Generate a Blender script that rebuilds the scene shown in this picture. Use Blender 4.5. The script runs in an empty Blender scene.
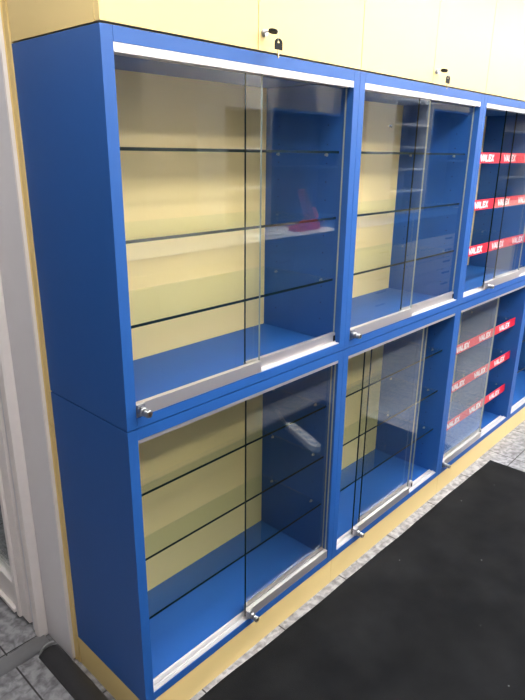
import bpy, bmesh, math, random
from mathutils import Vector, Matrix
random.seed(7)
sc = bpy.context.scene
COL = sc.collection
FLOOR = -0.122

# ------------------------------------------------------------------ materials
def newmat(name):
    m = bpy.data.materials.new(name); m.use_nodes = True
    nt = m.node_tree; nt.nodes.clear()
    out = nt.nodes.new('ShaderNodeOutputMaterial')
    return m, nt, out

def principled(name, col, rough=0.5, metal=0.0, spec=0.5, noise=0.0, nscale=8.0, bump=0.0, bscale=60.0, stretch=None):
    m, nt, out = newmat(name)
    b = nt.nodes.new('ShaderNodeBsdfPrincipled')
    nt.links.new(b.outputs[0], out.inputs[0])
    b.inputs['Base Color'].default_value = (*col, 1)
    b.inputs['Roughness'].default_value = rough
    b.inputs['Metallic'].default_value = metal
    b.inputs['Specular IOR Level'].default_value = spec
    tc = nt.nodes.new('ShaderNodeTexCoord')
    mp = nt.nodes.new('ShaderNodeMapping')
    nt.links.new(tc.outputs['Object'], mp.inputs[0])
    if stretch: mp.inputs['Scale'].default_value = stretch
    if noise > 0:
        n = nt.nodes.new('ShaderNodeTexNoise'); n.inputs['Scale'].default_value = nscale
        n.inputs['Detail'].default_value = 4
        nt.links.new(mp.outputs[0], n.inputs[0])
        r = nt.nodes.new('ShaderNodeMapRange')
        r.inputs['To Min'].default_value = 1 - noise; r.inputs['To Max'].default_value = 1 + noise
        nt.links.new(n.outputs['Fac'], r.inputs[0])
        mx = nt.nodes.new('ShaderNodeVectorMath'); mx.operation = 'SCALE'
        mx.inputs[0].default_value = col
        nt.links.new(r.outputs[0], mx.inputs['Scale'])
        nt.links.new(mx.outputs[0], b.inputs['Base Color'])
    if bump > 0:
        n = nt.nodes.new('ShaderNodeTexNoise'); n.inputs['Scale'].default_value = bscale
        nt.links.new(mp.outputs[0], n.inputs[0])
        bp = nt.nodes.new('ShaderNodeBump'); bp.inputs['Strength'].default_value = bump
        bp.inputs['Distance'].default_value = 0.002
        nt.links.new(n.outputs['Fac'], bp.inputs['Height'])
        nt.links.new(bp.outputs[0], b.inputs['Normal'])
    return m

def glass_mat(name, tint, rough=0.0, base=0.043):
    m, nt, out = newmat(name)
    tr = nt.nodes.new('ShaderNodeBsdfTransparent'); tr.inputs[0].default_value = (*tint, 1)
    gl = nt.nodes.new('ShaderNodeBsdfGlossy'); gl.inputs['Roughness'].default_value = rough
    gl.inputs['Color'].default_value = (0.95, 1, 0.98, 1)
    # Schlick reflectance, the same seen from either side of the thin sheet
    lw = nt.nodes.new('ShaderNodeLayerWeight'); lw.inputs['Blend'].default_value = 0.5
    pw = nt.nodes.new('ShaderNodeMath'); pw.operation = 'POWER'; pw.inputs[1].default_value = 5; nt.links.new(lw.outputs['Facing'], pw.inputs[0])
    fr = nt.nodes.new('ShaderNodeMath'); fr.operation = 'MULTIPLY_ADD'; fr.inputs[1].default_value = 1-base if base else 0; fr.inputs[2].default_value = base
    nt.links.new(pw.outputs[0], fr.inputs[0])
    mx = nt.nodes.new('ShaderNodeMixShader')
    nt.links.new(fr.outputs[0], mx.inputs[0]); nt.links.new(tr.outputs[0], mx.inputs[1]); nt.links.new(gl.outputs[0], mx.inputs[2])
    nt.links.new(mx.outputs[0], out.inputs[0])
    return m

def emis(name, col, s):
    m, nt, out = newmat(name)
    e = nt.nodes.new('ShaderNodeEmission'); e.inputs[0].default_value = (*col, 1); e.inputs[1].default_value = s
    nt.links.new(e.outputs[0], out.inputs[0]); return m

def tile_mat():
    m, nt, out = newmat('grey_marbled_tile')
    N = nt.nodes.new; L = nt.links.new
    b = N('ShaderNodeBsdfPrincipled'); L(b.outputs[0], out.inputs[0])
    tc = N('ShaderNodeTexCoord'); sep = N('ShaderNodeSeparateXYZ'); L(tc.outputs['Object'], sep.inputs[0])
    def joint(sock, off):
        a = N('ShaderNodeMath'); a.operation = 'SUBTRACT'; a.inputs[1].default_value = off; L(sep.outputs[sock], a.inputs[0])
        d = N('ShaderNodeMath'); d.operation = 'DIVIDE'; d.inputs[1].default_value = 0.414; L(a.outputs[0], d.inputs[0])
        fl = N('ShaderNodeMath'); fl.operation = 'FLOOR'; L(d.outputs[0], fl.inputs[0])
        p = N('ShaderNodeMath'); p.operation = 'PINGPONG'; p.inputs[1].default_value = 0.5; L(d.outputs[0], p.inputs[0])
        return p, fl
    px, fx = joint('X', -0.177); py, fy = joint('Y', -0.17)
    mn = N('ShaderNodeMath'); mn.operation = 'MINIMUM'; L(px.outputs[0], mn.inputs[0]); L(py.outputs[0], mn.inputs[1])
    jr = N('ShaderNodeMapRange'); jr.inputs['From Min'].default_value = 0.005; jr.inputs['From Max'].default_value = 0.010
    L(mn.outputs[0], jr.inputs[0])
    n1 = N('ShaderNodeTexNoise'); n1.inputs['Scale'].default_value = 32; n1.inputs['Detail'].default_value = 7; n1.inputs['Distortion'].default_value = 0.5
    L(tc.outputs['Object'], n1.inputs[0])
    cr = N('ShaderNodeValToRGB')
    e = cr.color_ramp.elements
    e[0].position = 0.34; e[0].color = (0.16, 0.16, 0.173, 1); e[1].position = 0.62; e[1].color = (0.40, 0.40, 0.43, 1)
    k = cr.color_ramp.elements.new(0.47); k.color = (0.255, 0.255, 0.272, 1)
    L(n1.outputs['Fac'], cr.inputs[0])
    wn = N('ShaderNodeTexWhiteNoise'); wn.noise_dimensions = '2D'
    cb = N('ShaderNodeCombineXYZ'); L(fx.outputs[0], cb.inputs[0]); L(fy.outputs[0], cb.inputs[1]); L(cb.outputs[0], wn.inputs[0])
    mr = N('ShaderNodeMapRange'); mr.inputs['To Min'].default_value = 0.92; mr.inputs['To Max'].default_value = 1.08; L(wn.outputs[0], mr.inputs[0])
    sc_ = N('ShaderNodeVectorMath'); sc_.operation = 'SCALE'; L(cr.outputs[0], sc_.inputs[0]); L(mr.outputs[0], sc_.inputs['Scale'])
    mx = N('ShaderNodeMix'); mx.data_type = 'RGBA'; mx.inputs[6].default_value = (0.03, 0.028, 0.028, 1)
    L(jr.outputs[0], mx.inputs[0]); L(sc_.outputs[0], mx.inputs[7])
    L(mx.outputs[2], b.inputs['Base Color']); b.inputs['Roughness'].default_value = 0.42
    bp = N('ShaderNodeBump'); bp.inputs['Strength'].default_value = 0.35; bp.inputs['Distance'].default_value = 0.002
    ad = N('ShaderNodeMath'); ad.operation = 'MULTIPLY'; L(n1.outputs['Fac'], ad.inputs[0]); L(jr.outputs[0], ad.inputs[1])
    L(ad.outputs[0], bp.inputs['Height']); L(bp.outputs[0], b.inputs['Normal'])
    return m

def mat_mat():
    m, nt, out = newmat('black_carpet_mat')
    N = nt.nodes.new; L = nt.links.new
    b = N('ShaderNodeBsdfPrincipled'); L(b.outputs[0], out.inputs[0])
    tc = N('ShaderNodeTexCoord')
    n1 = N('ShaderNodeTexNoise'); n1.inputs['Scale'].default_value = 5; n1.inputs['Detail'].default_value = 6; L(tc.outputs['Object'], n1.inputs[0])
    n2 = N('ShaderNodeTexNoise'); n2.inputs['Scale'].default_value = 320; L(tc.outputs['Object'], n2.inputs[0])
    cr = N('ShaderNodeValToRGB'); e = cr.color_ramp.elements
    e[0].position = 0.35; e[0].color = (0.0030, 0.0034, 0.0045, 1); e[1].position = 0.75; e[1].color = (0.011, 0.0115, 0.013, 1)
    L(n1.outputs['Fac'], cr.inputs[0])
    r2 = N('ShaderNodeMapRange'); r2.inputs['To Min'].default_value = 0.6; r2.inputs['To Max'].default_value = 1.5; L(n2.outputs['Fac'], r2.inputs[0])
    s = N('ShaderNodeVectorMath'); s.operation = 'SCALE'; L(cr.outputs[0], s.inputs[0]); L(r2.outputs[0], s.inputs['Scale'])
    v = N('ShaderNodeTexVoronoi'); v.inputs['Scale'].default_value = 9; L(tc.outputs['Object'], v.inputs['Vector'])
    lt = N('ShaderNodeMath'); lt.operation = 'LESS_THAN'; lt.inputs[1].default_value = 0.03; L(v.outputs['Distance'], lt.inputs[0])
    mx = N('ShaderNodeMix'); mx.data_type = 'RGBA'; mx.inputs[7].default_value = (0.13, 0.135, 0.14, 1)
    L(lt.outputs[0], mx.inputs[0]); L(s.outputs[0], mx.inputs[6])
    L(mx.outputs[2], b.inputs['Base Color']); b.inputs['Roughness'].default_value = 0.9
    b.inputs['Specular IOR Level'].default_value = 0.2
    bp = N('ShaderNodeBump'); bp.inputs['Strength'].default_value = 0.6; bp.inputs['Distance'].default_value = 0.002
    L(n2.outputs['Fac'], bp.inputs['Height']); L(bp.outputs[0], b.inputs['Normal'])
    return m

BLUE = principled('blue_melamine', (0.015, 0.098, 0.365), 0.48, spec=0.42, noise=0.03, nscale=30)
CREAM = principled('cream_melamine', (0.85, 0.645, 0.275), 0.45, spec=0.3, noise=0.015, nscale=3)
CREAMP = principled('cream_back_board', (0.95, 0.725, 0.355), 0.5, spec=0.3, noise=0.02, nscale=4)
ALU = principled('brushed_aluminium', (0.66, 0.62, 0.605), 0.40, metal=0.78)
ALUW = principled('pale_aluminium_track', (0.66, 0.645, 0.65), 0.4, metal=0.35)
STEEL = principled('polished_steel', (0.46, 0.46, 0.48), 0.36, metal=1.0)
BRASS = principled('worn_brass', (0.55, 0.42, 0.22), 0.3, metal=1.0)
BLACKP = principled('black_plastic', (0.004, 0.004, 0.0045), 0.6, spec=0.2)
DARK = principled('dark_slot', (0.004, 0.004, 0.004), 0.8)
GLASS = glass_mat('clear_glass', (0.985, 0.992, 0.989), base=0.072)
GLASSB = glass_mat('clear_glass_inner_face', (0.985, 0.992, 0.989), base=0.0)
SHELFG = glass_mat('green_shelf_glass', (0.945, 0.965, 0.94))
EDGE = principled('dark_green_glass_edge', (0.002, 0.010, 0.009), 0.3, spec=0.2)
EDGEL = principled('pale_polished_glass_edge', (0.42, 0.46, 0.42), 0.2, spec=0.6)
RED = principled('red_plastic', (0.72, 0.012, 0.035), 0.35)
WHITE = principled('white_print', (0.92, 0.9, 0.9), 0.5)
TILE = tile_mat(); MATM = mat_mat()
GREYW = principled('grey_painted_metal', (0.84, 0.82, 0.85), 0.5, noise=0.03, nscale=9)
PINKW = principled('off_white_frame_paint', (0.96, 0.90, 0.88), 0.45, noise=0.04, nscale=14)
WALL = principled('pale_wall_paint', (0.66, 0.66, 0.67), 0.8, noise=0.03, nscale=5)
CEIL = principled('white_ceiling_paint', (0.8, 0.79, 0.76), 0.85)
CHAR = principled('charcoal_rubber', (0.06, 0.061, 0.066), 0.4, noise=0.2, nscale=20)
GREYC = principled('grey_plastic_cover', (0.30, 0.305, 0.315), 0.45, noise=0.1, nscale=20)
DRAWER = principled('light_grey_laminate', (0.42, 0.42, 0.43), 0.5)
TAUPE = principled('taupe_panel', (0.24, 0.22, 0.21), 0.6)
BEIGE = principled('pale_beige_panel', (0.60, 0.56, 0.51), 0.6)
WALLP = principled('brown_grey_cladding', (0.30, 0.265, 0.235), 0.7)
WALLD = principled('dark_cladding', (0.085, 0.08, 0.08), 0.7)
STRIPW = principled('white_socket_plastic', (0.88, 0.88, 0.86), 0.4)
PAPER = principled('white_paper', (0.85, 0.85, 0.85), 0.7)
LAMP = emis('lamp_diffuser', (1.0, 0.98, 0.955), 15.0)
OUT = principled('dark_asphalt', (0.05, 0.05, 0.055), 0.8)

# ------------------------------------------------------------------ mesh helpers
def bx(bm, x0, x1, y0, y1, z0, z1, mi=0, bev=0.0):
    t = bmesh.new()
    bmesh.ops.create_cube(t, size=1)
    bmesh.ops.scale(t, vec=(x1-x0, y1-y0, z1-z0), verts=t.verts)
    bmesh.ops.translate(t, vec=((x0+x1)/2, (y0+y1)/2, (z0+z1)/2), verts=t.verts)
    if bev > 0:
        bmesh.ops.bevel(t, geom=list(t.edges), offset=bev, segments=2, affect='EDGES', profile=0.7)
    merge(bm, t, mi)
def merge(bm, t, mi=0):
    mp = {}
    for v in t.verts: mp[v] = bm.verts.new(v.co)
    for f in t.faces:
        n = bm.faces.new([mp[v] for v in f.verts]); n.material_index = mi if mi is not None else f.material_index
        n.smooth = f.smooth
    t.free()
def cyl(bm, p, axis, r, h, mi=0, seg=24, r2=None, bev=0):
    """cylinder from point p along axis, length h"""
    t = bmesh.new()
    bmesh.ops.create_cone(t, cap_ends=True, segments=seg, radius1=r, radius2=r if r2 is None else r2, depth=h)
    bmesh.ops.translate(t, vec=(0, 0, h/2), verts=t.verts)
    if bev: bmesh.ops.bevel(t, geom=[e for e in t.edges if not all(len(f.verts) == 4 for f in e.link_faces)], offset=bev, segments=2, affect='EDGES')
    for f in t.faces: f.smooth = len(f.verts) == 4
    q = Vector((0, 0, 1)).rotation_difference(Vector(axis).normalized())
    bmesh.ops.transform(t, matrix=Matrix.Translation(p) @ q.to_matrix().to_4x4(), verts=t.verts)
    merge(bm, t, mi)
def prism(bm, pts, d, mi=0):
    """extrude closed 3D polygon pts by vector d"""
    a = [bm.verts.new(p) for p in pts]; b = [bm.verts.new(Vector(p) + Vector(d)) for p in pts]
    fs = [bm.faces.new(a[::-1]), bm.faces.new(b)]
    n = len(pts)
    for i in range(n): fs.append(bm.faces.new((a[i], a[(i+1) % n], b[(i+1) % n], b[i])))
    for f in fs: f.material_index = mi
    return fs
def tube(bm, pts, r, mi=0, seg=10):
    rings = []
    for i, p in enumerate(pts):
        p = Vector(p)
        d = (Vector(pts[min(i+1, len(pts)-1)]) - Vector(pts[max(i-1, 0)])).normalized()
        u = d.orthogonal().normalized() if i == 0 else (rings_u - d * rings_u.dot(d)).normalized()
        rings_u = u; w = d.cross(u)
        rings.append([bm.verts.new(p + r*(math.cos(a)*u + math.sin(a)*w)) for a in [2*math.pi*k/seg for k in range(seg)]])
    for a, b in zip(rings, rings[1:]):
        for k in range(seg):
            f = bm.faces.new((a[k], a[(k+1) % seg], b[(k+1) % seg], b[k])); f.smooth = True; f.material_index = mi
    for rg in (rings[0][::-1], rings[-1]): bm.faces.new(rg).material_index = mi

def obj(name, bm, mats, parent=None, loc=(0, 0, 0)):
    if not isinstance(mats, (list, tuple)): mats = [mats]
    bmesh.ops.recalc_face_normals(bm, faces=bm.faces)
    me = bpy.data.meshes.new(name)
    # shift so that the origin sits at loc (world) / relative to the parent
    bm.to_mesh(me); bm.free()
    for m in mats: me.materials.append(m)
    o = bpy.data.objects.new(name, me); COL.objects.link(o); o.location = loc
    if parent: o.parent = parent
    return o
def tag(o, label=None, cat=None, group=None, kind=None):
    if label: o['label'] = label
    if cat: o['category'] = cat
    if group: o['group'] = group
    if kind: o['kind'] = kind
    return o
def thing(name, label, cat, loc=(0, 0, 0), group=None):
    o = bpy.data.objects.new(name, None); COL.objects.link(o); o.location = loc
    o.empty_display_size = 0.05
    return tag(o, label, cat, group)
def struct(name, bm, m, parent=None):
    o = obj(name, bm, m, parent)
    if not parent: o['kind'] = 'structure'
    return o
def copy_tree(o, parent=None):
    c = o.copy(); COL.objects.link(c)
    if parent: c.parent = parent
    for ch in [k for k in bpy.data.objects if k.parent == o]: copy_tree(ch, c)
    return c
def box(name, m, dims, parent=None, bev=0.0):
    bm = bmesh.new(); bx(bm, *dims, bev=bev); return obj(name, bm, m, parent)

# ------------------------------------------------------------------ room
FZ = FLOOR
bm = bmesh.new(); bx(bm, -3, 8, -2.7, 3.4, FZ-0.05, FZ); struct('floor', bm, TILE)
bm = bmesh.new(); bx(bm, -3, 8, -2.7, 3.4, 2.85, 2.9); struct('ceiling', bm, CEIL)
bm = bmesh.new(); bx(bm, 0.02, 8, 0.462, 0.55, FZ, 2.85); struct('wall_back', bm, WALL)
bm = bmesh.new(); bx(bm, -3, 8, -2.7, -2.6, FZ, 2.85); struct('wall_front', bm, WALL)
bm = bmesh.new(); bx(bm, 8, 8.1, -2.7, 0.55, FZ, 2.85); struct('wall_right', bm, WALL)
bm = bmesh.new(); bx(bm, -3.1, -3, -2.7, 3.4, FZ, 2.85); struct('wall_left', bm, TAUPE)
bm = bmesh.new(); bx(bm, -3, 8, 3.4, 3.5, FZ, 2.85); struct('wall_far', bm, TAUPE)
# metal clad pier behind the cabinet side, with its frame edges
bm = bmesh.new(); bx(bm, -0.016, 0.02, 0.452, 0.668, FZ, 2.85, bev=0.002); struct('wall_pier', bm, GREYW)
bm = bmesh.new(); bx(bm, -0.056, -0.0165, 0.628, 0.668, FZ+0.001, 2.85, bev=0.010); struct('trim_1', bm, PINKW)
bm = bmesh.new(); bx(bm, -0.0175, -0.0065, 0.4425, 0.4515, FZ+0.012, 2.85, bev=0.001); struct('trim_2', bm, PINKW)
bm = bmesh.new()
bx(bm, -0.006, 0.012, 0.4425, 0.451, FZ, 0.862); bx(bm, -0.006, 0.012, 0.4425, 0.451, 0.866, 2.8)
bx(bm, -0.003, 0.012, 0.420, 0.4420, FZ, 0.862); bx(bm, -0.003, 0.012, 0.420, 0.4420, 0.866, 2.8)
struct('trim_3', bm, CREAM)
# door leaf beyond the pier
bm = bmesh.new()
Y0, Y1, YZ0, YZ1 = 0.715, 1.62, FZ+0.022, 2.1
bx(bm, -0.052, -0.012, Y0, Y0+0.085, YZ0, YZ1, bev=0.004)
bx(bm, -0.064, -0.052, Y0+0.06, Y0+0.085, YZ0, YZ1, bev=0.003)
bx(bm, -0.052, -0.012, Y1-0.11, Y1, YZ0, YZ1, bev=0.004)
bx(bm, -0.052, -0.012, Y0+0.085, Y1-0.11, YZ0, YZ0+0.13, bev=0.004)
bx(bm, -0.052, -0.012, Y0+0.085, Y1-0.11, YZ1-0.11, YZ1, bev=0.004)
bx(bm, -0.060, -0.052, Y0+0.095, Y1-0.11, YZ0+0.13, YZ0+0.148, bev=0.002)
door = struct('door_1', bm, PINKW)
bm = bmesh.new(); bx(bm, -0.036, -0.030, Y0+0.085, Y1-0.11, YZ0+0.13, YZ1-0.11); obj('door_pane', bm, GLASS, door)
bm = bmesh.new(); bx(bm, -0.068, -0.0525, Y0+0.10, Y1-0.02, YZ0+0.0, YZ0+0.016, bev=0.003); obj('weather_bar', bm, PINKW, door)
bm = bmesh.new(); bx(bm, -0.046, -0.014, 0.669, 0.700, FZ, 2.12, bev=0.002); bx(bm, -0.046, -0.014, 1.64, 1.70, FZ, 2.12, bev=0.002)
bx(bm, -0.046, -0.014, 0.669, 1.70, 2.12, 2.18, bev=0.002); struct('trim_4', bm, GREYW)
bm = bmesh.new(); bx(bm, -0.04, 0.02, 1.70, 3.4, FZ, 2.85); bx(bm, -0.04, 0.02, 0.668, 1.70, 2.18, 2.85); struct('wall_side', bm, GREYW)

# ------------------------------------------------------------------ floor items
# black mat with slightly wavy near edge
bm = bmesh.new()
pts = []
n = 60
for i in range(n+1):
    x = 0.0 + 2.59*i/n
    y = -0.026 - 0.016*min(1, max(0, (x-0.25)/0.7)) - 0.022*(x/2.59)**1.5 + 0.002*math.sin(x*7.0) + 0.001*math.sin(x*19+1)
    pts.append((x, y))
top = [(x, y, FZ+0.0065) for x, y in pts] + [(2.60, -1.25, FZ+0.0065), (0.0, -1.25, FZ+0.0065)]
prism(bm, [(p[0], p[1], FZ+0.0002) for p in top], (0, 0, 0.0063))
tag(obj('floor_mat', bm, MATM), 'large black carpet runner lying on the grey tiles before the cabinets', 'mat')

def cover(name, w, h, L, m, label):
    """low domed cable cover running along local +x, centred in y"""
    prof = [(-w/2, 0.0002), (-w/2, 0.003)]
    for k in range(1, 12):
        a = math.pi*(1-k/12); prof.append((math.cos(a)*w/2*0.92, 0.003+math.sin(a)**0.8*(h-0.003)))
    prof += [(w/2, 0.003), (w/2, 0.0002)]
    bm = bmesh.new(); fs = prism(bm, [(0, y, z) for y, z in prof], (L, 0, 0))
    for f in fs: f.smooth = len(f.verts) == 4
    o = obj(name, bm, m); tag(o, label, 'cable cover'); return o
c = cover('cable_cover', 0.082, 0.020, 1.9, CHAR, 'charcoal domed floor cable cover running along the cabinet side')
c.location = (-0.058, 0.552, FZ); c.rotation_euler = (0, 0, -math.pi/2)
c = cover('cable_cover', 0.074, 0.017, 1.8, GREYC, 'light grey floor cable cover crossing the tiles to the door frame')
c.location = (-0.038, 0.608, FZ); c.rotation_euler = (0, 0, math.pi)
# looped cable end sticking out where the two covers meet
bm = bmesh.new()
pp = [(-0.075+0.0, 0.5495, FZ+0.006)]
for k in range(13):
    a = math.pi*k/12; pp.append((-0.060-0.030*math.cos(a), 0.553, FZ+0.006+0.030*math.sin(a)))
tube(bm, pp[1:], 0.0045)
tag(obj('cable', bm, GREYC), 'short grey cable loop poking out where the two floor covers meet', 'cable')

# ------------------------------------------------------------------ display cabinets
TH = 0.033
D = 0.418
IY = 0.396      # back board face
def cabinet(col, upper, label):
    x0 = col*1.0; x1 = x0+1.0
    z0, z1 = (0.9845, 1.9669) if upper else (0.0, 0.9800)
    root = thing('display_cabinet', label, 'cabinet', (x0, 0, z0), 'blue glass fronted display cabinets')
    H = z1-z0
    g = 0.0006
    for s in (0, 1):
        bm = bmesh.new()
        a, b = (g, TH) if s == 0 else (1-TH, 1-g)
        bx(bm, a, b, 0, D, 0, H, bev=0.0009)
        # row of drilled shelf-pin holes, front and rear
        xi = TH if s == 0 else 1-TH
        for yy in (0.10, 0.33):
            for k in range(int((H-0.2)/0.064)):
                zz = 0.11+k*0.064
                if s == 0: cyl(bm, (xi-0.0005, yy, zz), (1, 0, 0), 0.0024, 0.0008, 1, 8)
                else: cyl(bm, (xi+0.0005, yy, zz), (-1, 0, 0), 0.0024, 0.0008, 1, 8)
        obj('side_panel', bm, [BLUE, DARK], root)
    box('top_panel', BLUE, (TH+g, 1-TH-g, 0.0, D, H-TH, H), root, 0.0008)
    box('bottom_panel', BLUE, (TH+g, 1-TH-g, 0.0, D, 0, 0.030), root, 0.0008)
    box('back_panel', CREAMP, (TH+g, 1-TH-g, IY, IY+0.012, 0.030, H-TH), root)
    # tracks
    bm = bmesh.new(); zt = H-TH; tt = 0.020 if upper else 0.012
    for y in (0.001, 0.0205, 0.039): bx(bm, TH+g, 1-TH-g, y, y+0.0016, zt-tt, zt)
    bx(bm, TH+g, 1-TH-g, 0.001, 0.0406, zt-0.0015, zt)
    obj('top_track', bm, ALUW if upper else ALU, root)  # darker metal on the lower tracks stands in for dimmer light there
    bm = bmesh.new()
    bx(bm, TH+g, 1-TH-g, 0.003, 0.0404, 0.030, 0.0318)
    for y in (0.0185, 0.0390): bx(bm, TH+g, 1-TH-g, y, y+0.0014, 0.0318, 0.0375)
    for y in (0.0030, 0.0092): bx(bm, TH+g, 1-TH-g, y, y+0.0012, 0.0318, 0.0335)
    obj('bottom_track', bm, ALUW, root)
    if not upper:
        bm = bmesh.new(); bx(bm, 0.0005, 0.9995, 0.001, D-0.002, FZ, -0.0004)
        obj('plinth', bm, CREAM, root)
    return root, H

LET = {  # strokes on a 0..1 grid
 'V': [((0, 1), (0.5, 0)), ((0.5, 0), (1, 1))], 'A': [((0, 0), (0.5, 1)), ((0.5, 1), (1, 0)), ((0.25, 0.3), (0.75, 0.3))],
 'L': [((0.12, 1), (0.12, 0)), ((0.0, 0.09), (0.95, 0.09))], 'E': [((0.12, 1), (0.12, 0)), ((0, 0.1), (0.95, 0.1)), ((0, 0.5), (0.85, 0.5)), ((0, 0.9), (0.95, 0.9))],
 'X': [((0, 1), (1, 0)), ((0, 0), (1, 1))]}
def word(bm, s, x, y, z, w, h, gap, t, mi):
    for k, ch in enumerate(s):
        for (a, b) in LET[ch]:
            p = Vector((x+k*(w+gap)+a[0]*w, 0, z+a[1]*h)); q = Vector((x+k*(w+gap)+b[0]*w, 0, z+b[1]*h))
            d = (q-p).normalized(); nrm = Vector((d.z, 0, -d.x))*t/2
            quad = [p+nrm, q+nrm, q-nrm, p-nrm]
            prism(bm, [(v.x, y, v.z) for v in quad], (0, -0.0008, 0), mi)

def shelf(root, z, strip=False):
    """glass shelf whose top lies at local z"""
    bm = bmesh.new()
    ys = 0.0465
    bx(bm, TH+0.0015, 1-TH-0.0015, ys, IY-0.001, z-0.0085, z)
    bm.faces.ensure_lookup_table()
    for f in bm.faces:
        f.normal_update(); f.material_index = 1 if f.normal.y < -0.9 else 0
    s = obj('shelf', bm, [SHELFG, EDGE], root)
    for xs, d in ((TH, 1), (1-TH, -1)):
        for yy in (0.10, 0.33):
            bm = bmesh.new(); cyl(bm, (xs, yy, z-0.0135), (d, 0, 0), 0.0042, 0.010, 0, 12)
            cyl(bm, (xs, yy, z-0.0135), (d, 0, 0), 0.0058, 0.002, 0, 12)
            obj('shelf_pin', bm, STEEL, root)
    if strip:
        bm = bmesh.new()
        prism(bm, [(TH+0.003, 0.0405, z-0.043), (TH+0.003, 0.0425, z+0.008), (TH+0.003, 0.0450, z+0.008), (TH+0.003, 0.0462, z-0.002), (TH+0.003, 0.0450, z-0.043)], (1-2*TH-0.006, 0, 0))
        for k in range(3):
            word(bm, 'VALEX', 0.130+0.290*k, 0.0410, z-0.034, 0.028, 0.032, 0.004, 0.0095, 1)
        obj('label_strip', bm, [RED, WHITE], s)

def pane(root, H, a, b, rear, upper, lock=False):
    yc = 0.029 if rear else 0.0125
    zt = H-TH-0.003; zb = 0.034
    bm = bmesh.new(); bx(bm, a, b, yc-0.0034, yc+0.0034, zb+0.006, zt)
    for f in bm.faces:
        f.normal_update()
        if abs(f.normal.y) > 0.9: f.material_index = 0 if f.normal.y < 0 else 3
        elif f.normal.x > 0.9 or abs(f.normal.z) > 0.9: f.material_index = 2
        else: f.material_index = 1
    p = obj('glass_door', bm, [GLASS, EDGE, EDGEL, GLASSB], root)
    bm = bmesh.new()
    if rear: bx(bm, a, b, yc-0.0075, yc+0.0075, zb, zb+0.036, bev=0.0008)
    else:
        bx(bm, a, b, yc-0.0115, yc+0.0050, zb+0.0005, zb+0.036, bev=0.0008)
        bx(bm, a+0.001, b-0.001, yc-0.0115, yc-0.0098, zb-0.0025, zb+0.002)
    obj('bottom_rail', bm, [ALU, DARK], p)
    if lock:
        bm = bmesh.new(); xl = a+0.012
        bx(bm, xl-0.011, xl+0.014, -0.0052, 0.0045, zb+0.001, zb+0.034, bev=0.0015)
        cyl(bm, (xl+0.001, -0.005, zb+0.016), (0, -1, 0), 0.0125, 0.014, 0, 28, bev=0.001)
        cyl(bm, (xl+0.001, -0.019, zb+0.016), (0, -1, 0), 0.0095, 0.013, 0, 28)
        cyl(bm, (xl+0.001, -0.032, zb+0.016), (0, -1, 0), 0.0108, 0.009, 0, 28, bev=0.001)
        cyl(bm, (xl+0.001, -0.041, zb+0.016), (0, -1, 0), 0.0070, 0.0006, 1, 20)
        bx(bm, xl-0.0002, xl+0.0022, -0.0424, -0.0416, zb+0.011, zb+0.021, 2)
        obj('lock', bm, [STEEL, BRASS, DARK], p)
    else:
        bm = bmesh.new()
        bx(bm, b-0.012, b-0.002, yc-0.0095 if not rear else yc-0.0095, yc-0.0075, zb+0.004, zb+0.026, bev=0.0006)
        obj('stopper', bm, BLACKP, p)

UZ = 0.9845
specs = [
 # col, upper, label, panes[(a,b,rear,lock)], shelves, strips
 (0, True, 'upper left blue cabinet with empty glass shelves under the first cream cupboard', [(0.034, 0.530, False, True), (0.480, 0.965, True, False)], (1.713, 1.487, 1.261), False),
 (1, True, 'second blue cabinet in the upper row, empty shelves, small dark screw in its cream back', [(0.034, 0.520, False, True), (0.462, 0.965, True, False)], (1.713, 1.487, 1.261), False),
 (2, True, 'third blue cabinet in the upper row, red lettered shelf strips inside', [(0.300, 0.800, False, True), (0.480, 0.965, True, False)], (1.711, 1.484, 1.252), True),
 (3, True, 'fourth blue cabinet in the upper row, barely at the right edge', [(0.034, 0.530, False, True), (0.480, 0.965, True, False)], (1.713, 1.487, 1.261), False),
 (0, False, 'lower left blue cabinet with both glass doors slid to the right', [(0.468, 0.965, False, True), (0.4855, 0.965, True, False)], (0.742, 0.513, 0.287), False),
 (1, False, 'second blue cabinet in the lower row, empty, its glass doors slid to the middle', [(0.170, 0.668, False, True), (0.248, 0.737, True, False)], (0.742, 0.513, 0.287), False),
 (2, False, 'third blue cabinet in the lower row, red lettered shelf strips on three shelves', [(0.034, 0.548, False, True), (0.060, 0.600, True, False)], (0.716, 0.490, 0.258), True),
 (3, False, 'fourth blue cabinet in the lower row, cut off by the right edge', [(0.500, 0.965, False, True), (0.480, 0.965, True, False)], (0.742, 0.513, 0.287), False),
]
for colm, up, lab, panes, shelves, strip in specs:
    root, H = cabinet(colm, up, lab)
    off = UZ if up else 0
    for z in shelves: shelf(root, z-off, strip)
    for a, b, rear, lock in panes: pane(root, H, a, b, rear, up, lock)
    if up and colm == 1:
        bm = bmesh.new(); cyl(bm, (0.853, IY, 0.851), (0, -1, 0), 0.0055, 0.010, 0, 14, r2=0.004)
        bx(bm, 0.8515, 0.8545, IY-0.0115, IY-0.010, 0.842, 0.860)
        obj('screw', bm, BLACKP, root)

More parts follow.
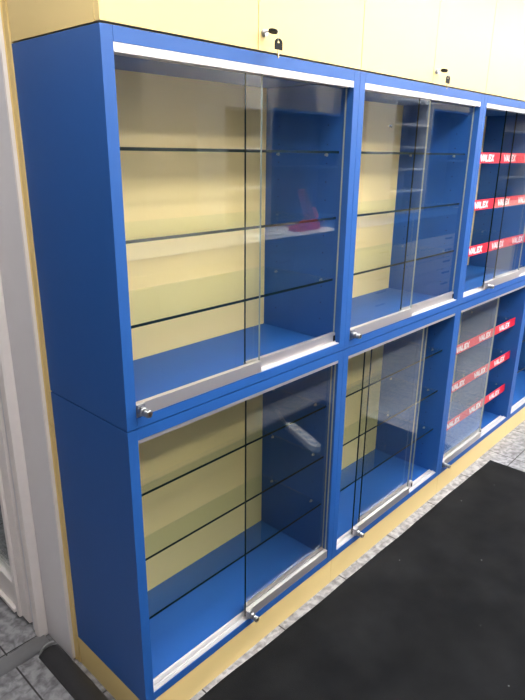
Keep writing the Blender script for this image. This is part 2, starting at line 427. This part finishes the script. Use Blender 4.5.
# ------------------------------------------------------------------ cream wall cupboards
def cupboard(colm, lock, label):
    root = thing('wall_cupboard', label, 'cupboard', (colm, 0, 1.971), 'cream two door cupboards above the display cabinets')
    H = 0.66
    bm = bmesh.new()
    bx(bm, 0.0006, 0.018, 0.0195, D, 0, H); bx(bm, 0.982, 0.9994, 0.0195, D, 0, H)
    bx(bm, 0.018, 0.982, 0.0195, D, 0, 0.018); bx(bm, 0.018, 0.982, 0.0195, D, H-0.018, H); bx(bm, 0.018, 0.982, D-0.01, D, 0.018, H-0.018)
    obj('body', bm, CREAM, root)
    for k in (0, 1):
        a = 0.0015+k*0.5; b = 0.4985+k*0.5
        bm = bmesh.new(); bx(bm, a, b, -0.0005, 0.0185, 0.001, H, bev=0.0012)
        d = obj('cupboard_door', bm, CREAM, root)
        if k == 1 and lock:
            bm = bmesh.new(); P = (0.521, -0.0005, 0.045)
            cyl(bm, P, (0, -1, 0), 0.0100, 0.004, 0, 28, bev=0.0008)
            cyl(bm, (P[0], -0.0045, P[2]), (0, -1, 0), 0.0080, 0.006, 0, 28)
            obj('lock', bm, STEEL, d)
    return root
cupboard(0, True, 'cream cupboard at the left end with keys hanging from its lock')
cupboard(1, True, 'second cream cupboard from the left end, keys in its lock')
cupboard(2, False, 'cream cupboard at the right edge above the red shelf strips')
cupboard(3, False, 'fourth cream cupboard, hardly showing at the right edge')

def keys(x, z, label, tilt=0.0):
    r = thing('key_bunch', label, 'keys', (x, -0.0105, z), 'keys hanging from the cream cupboards')
    # key in the lock: blade, collar and flat black head seen nearly edge-on
    bm = bmesh.new(); bx(bm, -0.0035, 0.0035, -0.010, 0.0, -0.001, 0.001)
    obj('key_blade', bm, STEEL, r)
    bm = bmesh.new(); pts = []
    for k in range(20):
        a = 2*math.pi*k/20; pts.append((0.003+0.0125*math.cos(a), -0.0225+0.0135*math.sin(a), -0.0028))
    prism(bm, pts, (0, 0, 0.0056)); h = obj('key_head', bm, BLACKP, r); h.rotation_euler = (0, 0.25, 0)
    bm = bmesh.new()
    R = 0.0135; cx_, cy_, cz_ = 0.004, -0.0385, -0.0125
    tube(bm, [(cx_+R*0.35*math.cos(a), cy_+R*0.5*math.cos(a), cz_+R*math.sin(a)) for a in [2*math.pi*k/24 for k in range(25)]], 0.0008, 0, 6)
    obj('ring', bm, STEEL, r)
    # hanging key: rounded black head with a hole, steel blade with cuts
    bm = bmesh.new()
    w, hh = 0.0150, 0.026
    out = [(-w, -hh), (w, -hh), (w, -0.006)] + [(w*math.cos(a), -0.006+0.008*math.sin(a)) for a in [math.pi*k/10 for k in range(1, 10)]] + [(-w, -0.006)]
    hole = [(0.0055*math.cos(a), -0.0055+0.0032*math.sin(a)) for a in [2*math.pi*k/12 for k in range(12)]]
    T = 0.003
    # split the head into two halves around the hole
    top = [p for p in out]
    seg = [(-w, -hh), (w, -hh), (w, -0.0095), (-w, -0.0095)]
    prism(bm, [(p[0], -T/2, p[1]) for p in seg], (0, T, 0))
    arcO = [(w*math.cos(a), -0.0095+0.0115*math.sin(a)) for a in [math.pi*k/12 for k in range(13)]]
    arcI = [(0.0055*math.cos(a), -0.0095+0.0065*math.sin(a)) for a in [math.pi*k/12 for k in range(13)]]
    for i in range(12):
        q = [arcO[i], arcO[i+1], arcI[i+1], arcI[i]]
        prism(bm, [(p[0], -T/2, p[1]) for p in q], (0, T, 0))
    o = obj('key_head', bm, BLACKP, r, (cx_+0.002, cy_-0.002, -0.0215)); o.rotation_euler = (0, tilt, 0)
    bm = bmesh.new()
    bl = [(-0.0032, -0.025), (0.0032, -0.025), (0.0032, -0.032), (0.0018, -0.034), (0.0032, -0.037), (0.0015, -0.040), (0.0028, -0.043), (0.0, -0.047), (-0.0030, -0.044)]
    prism(bm, [(p[0], -0.001, p[1]) for p in bl], (0, 0.002, 0))
    o = obj('key_blade', bm, BRASS, r, (cx_+0.002, cy_-0.002, -0.0215)); o.rotation_euler = (0, tilt, 0)
keys(0.521, 2.018, 'black headed keys hanging from the lock of the left cream cupboard')
keys(1.521, 2.018, 'black headed keys hanging from the lock of the second cream cupboard', 0.08)

# ------------------------------------------------------------------ shop side facing the cabinets (seen mirrored in the glass)
def counter(x0, x1, front, label, drawers, band=0.09):
    r = thing('sales_counter', label, 'counter', (x0, -1.45, FZ), 'counter units facing the glass cabinets')
    w = x1-x0; T = 1.26
    box('body', BLUE, (0.001, w-0.001, -0.62, -0.02, 0.10, T-band-0.003), r)
    box('plinth', TAUPE, (0.001, w-0.001, -0.60, -0.05, 0, 0.10), r)
    if drawers:
        k = 0; z = 0.12
        while z < T-0.20:
            d = box('drawer', front, (0.008, w-0.008, -0.0195, 0.0, z, z+0.108), r, 0.002); z += 0.118; k += 1
            box('handle', BLACKP, (w/2-0.07, w/2+0.07, 0.0002, 0.016, z-0.05, z-0.038), d, 0.002)
    else:
        m = max(1, round(w/0.6))
        for k in range(m):
            box('cupboard_door', front, (0.004+k*w/m, (k+1)*w/m-0.004, -0.0195, 0.0, 0.12, T-band-0.01), r, 0.002)
            box('handle', BLACKP, ((k+1)*w/m-0.16, (k+1)*w/m-0.05, 0.0002, 0.016, T-band-0.09, T-band-0.075), r, 0.002)
    box('counter_edge', BLUE, (0.0005, w-0.0005, -0.005, 0.012, T-band, T), r, 0.002)
    box('worktop', BLUE if drawers else BEIGE, (0.0005, w-0.0005, -0.66, -0.0055, T-0.035, T), r, 0.002)
counter(0.60, 1.85, BLUE, 'plain blue counter unit nearest the corner opposite the cabinets', False)
counter(1.85, 3.10, BLUE, 'blue counter unit carrying the red device opposite the cabinets', False)
counter(3.10, 4.20, DRAWER, 'grey drawer counter unit mirrored in the second upper cabinet', True)
counter(4.20, 5.70, DRAWER, 'wide grey drawer counter unit further along the counter', True)
counter(5.70, 6.78, BEIGE, 'pale beige door counter unit under a tall blue band', False, 0.38)
counter(6.78, 7.90, BLUE, 'blue counter unit at the far end past the beige one', False)

def hutch(x0, x1, z0, z1, y, label, nsh, m=BLUE, mi=BLUE):
    r = thing('shelf_unit', label, 'shelf unit', (x0, y, z0), 'shelf units standing behind the counter')
    w = x1-x0; h = z1-z0
    for a, b in ((0, 0.02), (w-0.02, w)): box('side_panel', m, (a, b, -0.3, 0, 0, h), r)
    box('top_panel', m, (0.02, w-0.02, -0.3, 0, h-0.02, h), r)
    box('back_panel', mi, (0.02, w-0.02, -0.3, -0.29, 0, h-0.02), r)
    for k in range(nsh): box('shelf', m, (0.02, w-0.02, -0.289, -0.01, k*(h-0.02)/nsh, k*(h-0.02)/nsh+0.02), r)
TOPZ = FZ+1.26
hutch(2.30, 2.85, TOPZ, 2.04, -2.02, 'narrow taupe open shelf unit on the counter', 3, DRAWER, TAUPE)
hutch(2.85, 3.85, TOPZ, 2.04, -2.02, 'blue open shelf unit on the counter behind the red device', 2)
hutch(4.25, 5.03, TOPZ, 2.20, -1.80, 'grey open shelf unit on the drawer counter', 5, DRAWER, DRAWER)
hutch(5.05, 6.05, TOPZ, 2.15, -1.80, 'tall blue shelf unit on the far part of the counter', 2)
hutch(6.10, 7.85, TOPZ, 2.30, -1.80, 'wide taupe shelf unit at the far end of the counter', 4, TAUPE, TAUPE)
# wall cladding strips above the counter
for k, (x0, x1, m) in enumerate([(-0.6, 0.1, BEIGE), (0.1, 0.7, TAUPE), (0.7, 1.2, BEIGE), (1.2, 2.0, TAUPE), (2.0, 3.55, BEIGE), (3.55, 4.1, TAUPE), (4.1, 4.4, BEIGE), (4.4, 5.2, TAUPE), (5.2, 8.0, BEIGE)]):
    bm = bmesh.new(); bx(bm, x0, x1-0.004, -2.599, -2.58, FZ, 2.85); struct('trim_%d' % (k+5), bm, WALLP if m is BEIGE else WALLD)

# red hand device on the counter
r = thing('tape_dispenser', 'red based dispenser with leaning dark arm, mirrored in the first upper cabinet', 'dispenser', (2.80, -1.62, TOPZ))
r.scale = (1.3, 1.3, 1.3)
bm = bmesh.new()
prism(bm, [(-0.11, -0.03, 0), (0.11, -0.03, 0), (0.11, -0.03, 0.05), (0.04, -0.03, 0.07), (-0.03, -0.03, 0.035), (-0.11, -0.03, 0.025)], (0, 0.06, 0))
obj('base', bm, RED, r)
bm = bmesh.new(); prism(bm, [(0.02, -0.02, 0.06), (0.08, -0.02, 0.06), (-0.02, -0.02, 0.24), (-0.05, -0.02, 0.23)], (0, 0.04, 0)); obj('arm', bm, principled('dark_red_plastic', (0.16, 0.008, 0.02), 0.5), r)
bm = bmesh.new(); cyl(bm, (0.06, -0.018, 0.085), (0, 1, 0), 0.045, 0.036, 0, 28); obj('roll', bm, RED, r)
for k, (x, y, a) in enumerate([(2.38, -1.60, 0.2), (2.52, -1.68, -0.3), (2.15, -1.6, 0.1)]):
    bm = bmesh.new(); bx(bm, -0.07, 0.07, -0.05, 0.05, 0, 0.012+0.004*k)
    o = obj('paper_stack', bm, PAPER); o.location = (x, y, TOPZ); o.rotation_euler = (0, 0, a)
    tag(o, ['white paper pile beside the red device', 'white paper pile nearest the red device', 'thickest white paper pile, left of the others'][k], 'papers', 'paper piles on the counter')

# power strip lying on the mat
A = Vector((1.905, -0.755, 0)); B = Vector((2.045, -1.10, 0)); d = (B-A)
root = thing('power_strip', 'white four socket power strip on the black mat, mirrored in the lower left glass door', 'power strip', ((A.x+B.x)/2, (A.y+B.y)/2, FZ+0.0068))
root.rotation_euler = (0, 0, math.atan2(d.y, d.x))
Lh = d.length/2; W = 0.031
bm = bmesh.new(); prof = []
for s, cx_ in ((1, Lh-W), (-1, -Lh+W)):
    for k in range(9):
        a = -math.pi/2+math.pi*k/8; prof.append((cx_+s*W*math.cos(a), s*W*math.sin(a), 0.0))
prism(bm, prof, (0, 0, 0.042)); obj('housing', bm, STRIPW, root)
for k in range(4):
    x = -Lh+0.055+k*0.082
    bm = bmesh.new(); cyl(bm, (x, 0, 0.0415), (0, 0, 1), 0.0205, 0.001, 0, 28); cyl(bm, (x, 0.009, 0.0425), (0, 0, 1), 0.003, 0.0006, 1, 8); cyl(bm, (x, -0.009, 0.0425), (0, 0, 1), 0.003, 0.0006, 1, 8)
    obj('socket', bm, [CHAR, DARK], root)
bm = bmesh.new(); tube(bm, [(Lh-0.005, 0, 0.02), (Lh+0.04, 0, 0.012), (Lh+0.12, 0.01, 0.006), (Lh+0.22, 0.03, 0.005), (Lh+0.30, 0.05, 0.005)], 0.004); obj('cord', bm, STRIPW, root)

# ------------------------------------------------------------------ ceiling lamps
def lamp(x, y, label, s=1.0):
    r = thing('ceiling_lamp', label, 'lamp', (x, y, 2.85), 'ceiling strip lamps of the shop')
    bm = bmesh.new(); bx(bm, -0.62*s, 0.62*s, -0.11, 0.11, -0.05, 0, bev=0.004); obj('housing', bm, WHITE, r)
    bm = bmesh.new(); bx(bm, -0.60*s, 0.60*s, -0.095, 0.095, -0.066, -0.0505, bev=0.003); obj('diffuser', bm, LAMP, r)
for k, (x, lab) in enumerate([(1.05, 'first strip lamp before the cream cupboards'), (3.1, 'second strip lamp before the cream cupboards'), (4.7, 'third strip lamp along the aisle'), (6.3, 'far end strip lamp along the aisle')]):
    lamp(x, -1.1, lab)
    lamp(x, -2.2, ['first added fill lamp above the counter', 'second added fill lamp above the counter', 'third added fill lamp above the counter', 'far end added fill lamp above the counter'][k])  # back row added to throw light deeper into the cabinets
lamp(-0.55, -0.55, 'added short fill lamp over the open floor beside the door', 0.5)  # fill light added for the pale frame and the left floor
lamp(-1.0, 1.9, 'added short fill lamp in front of the far end of the side door', 0.3)  # extra fill added to lift the tiles and frame at the left

w = bpy.data.worlds.new('World'); sc.world = w; w.use_nodes = True
w.node_tree.nodes['Background'].inputs[0].default_value = (0.75, 0.85, 1, 1)
w.node_tree.nodes['Background'].inputs[1].default_value = 0.15

# ------------------------------------------------------------------ camera
cd = bpy.data.cameras.new('Camera'); cam = bpy.data.objects.new('Camera', cd); COL.objects.link(cam)
cam.location = (-0.796, -1.2308, 1.7029); cam.rotation_euler = (1.2455, -0.0119, -0.8197)
cd.sensor_fit = 'HORIZONTAL'; cd.sensor_width = 36; cd.lens = 583.8433*36/525; cd.clip_start = 0.01
sc.camera = cam
vs = sc.view_settings; vs.view_transform = 'Standard'; vs.look = 'None'; vs.gamma = 1; vs.use_curve_mapping = False
vs.exposure = 2.1
sc.cycles.transparent_max_bounces = 32
sc.cycles.max_bounces = 10
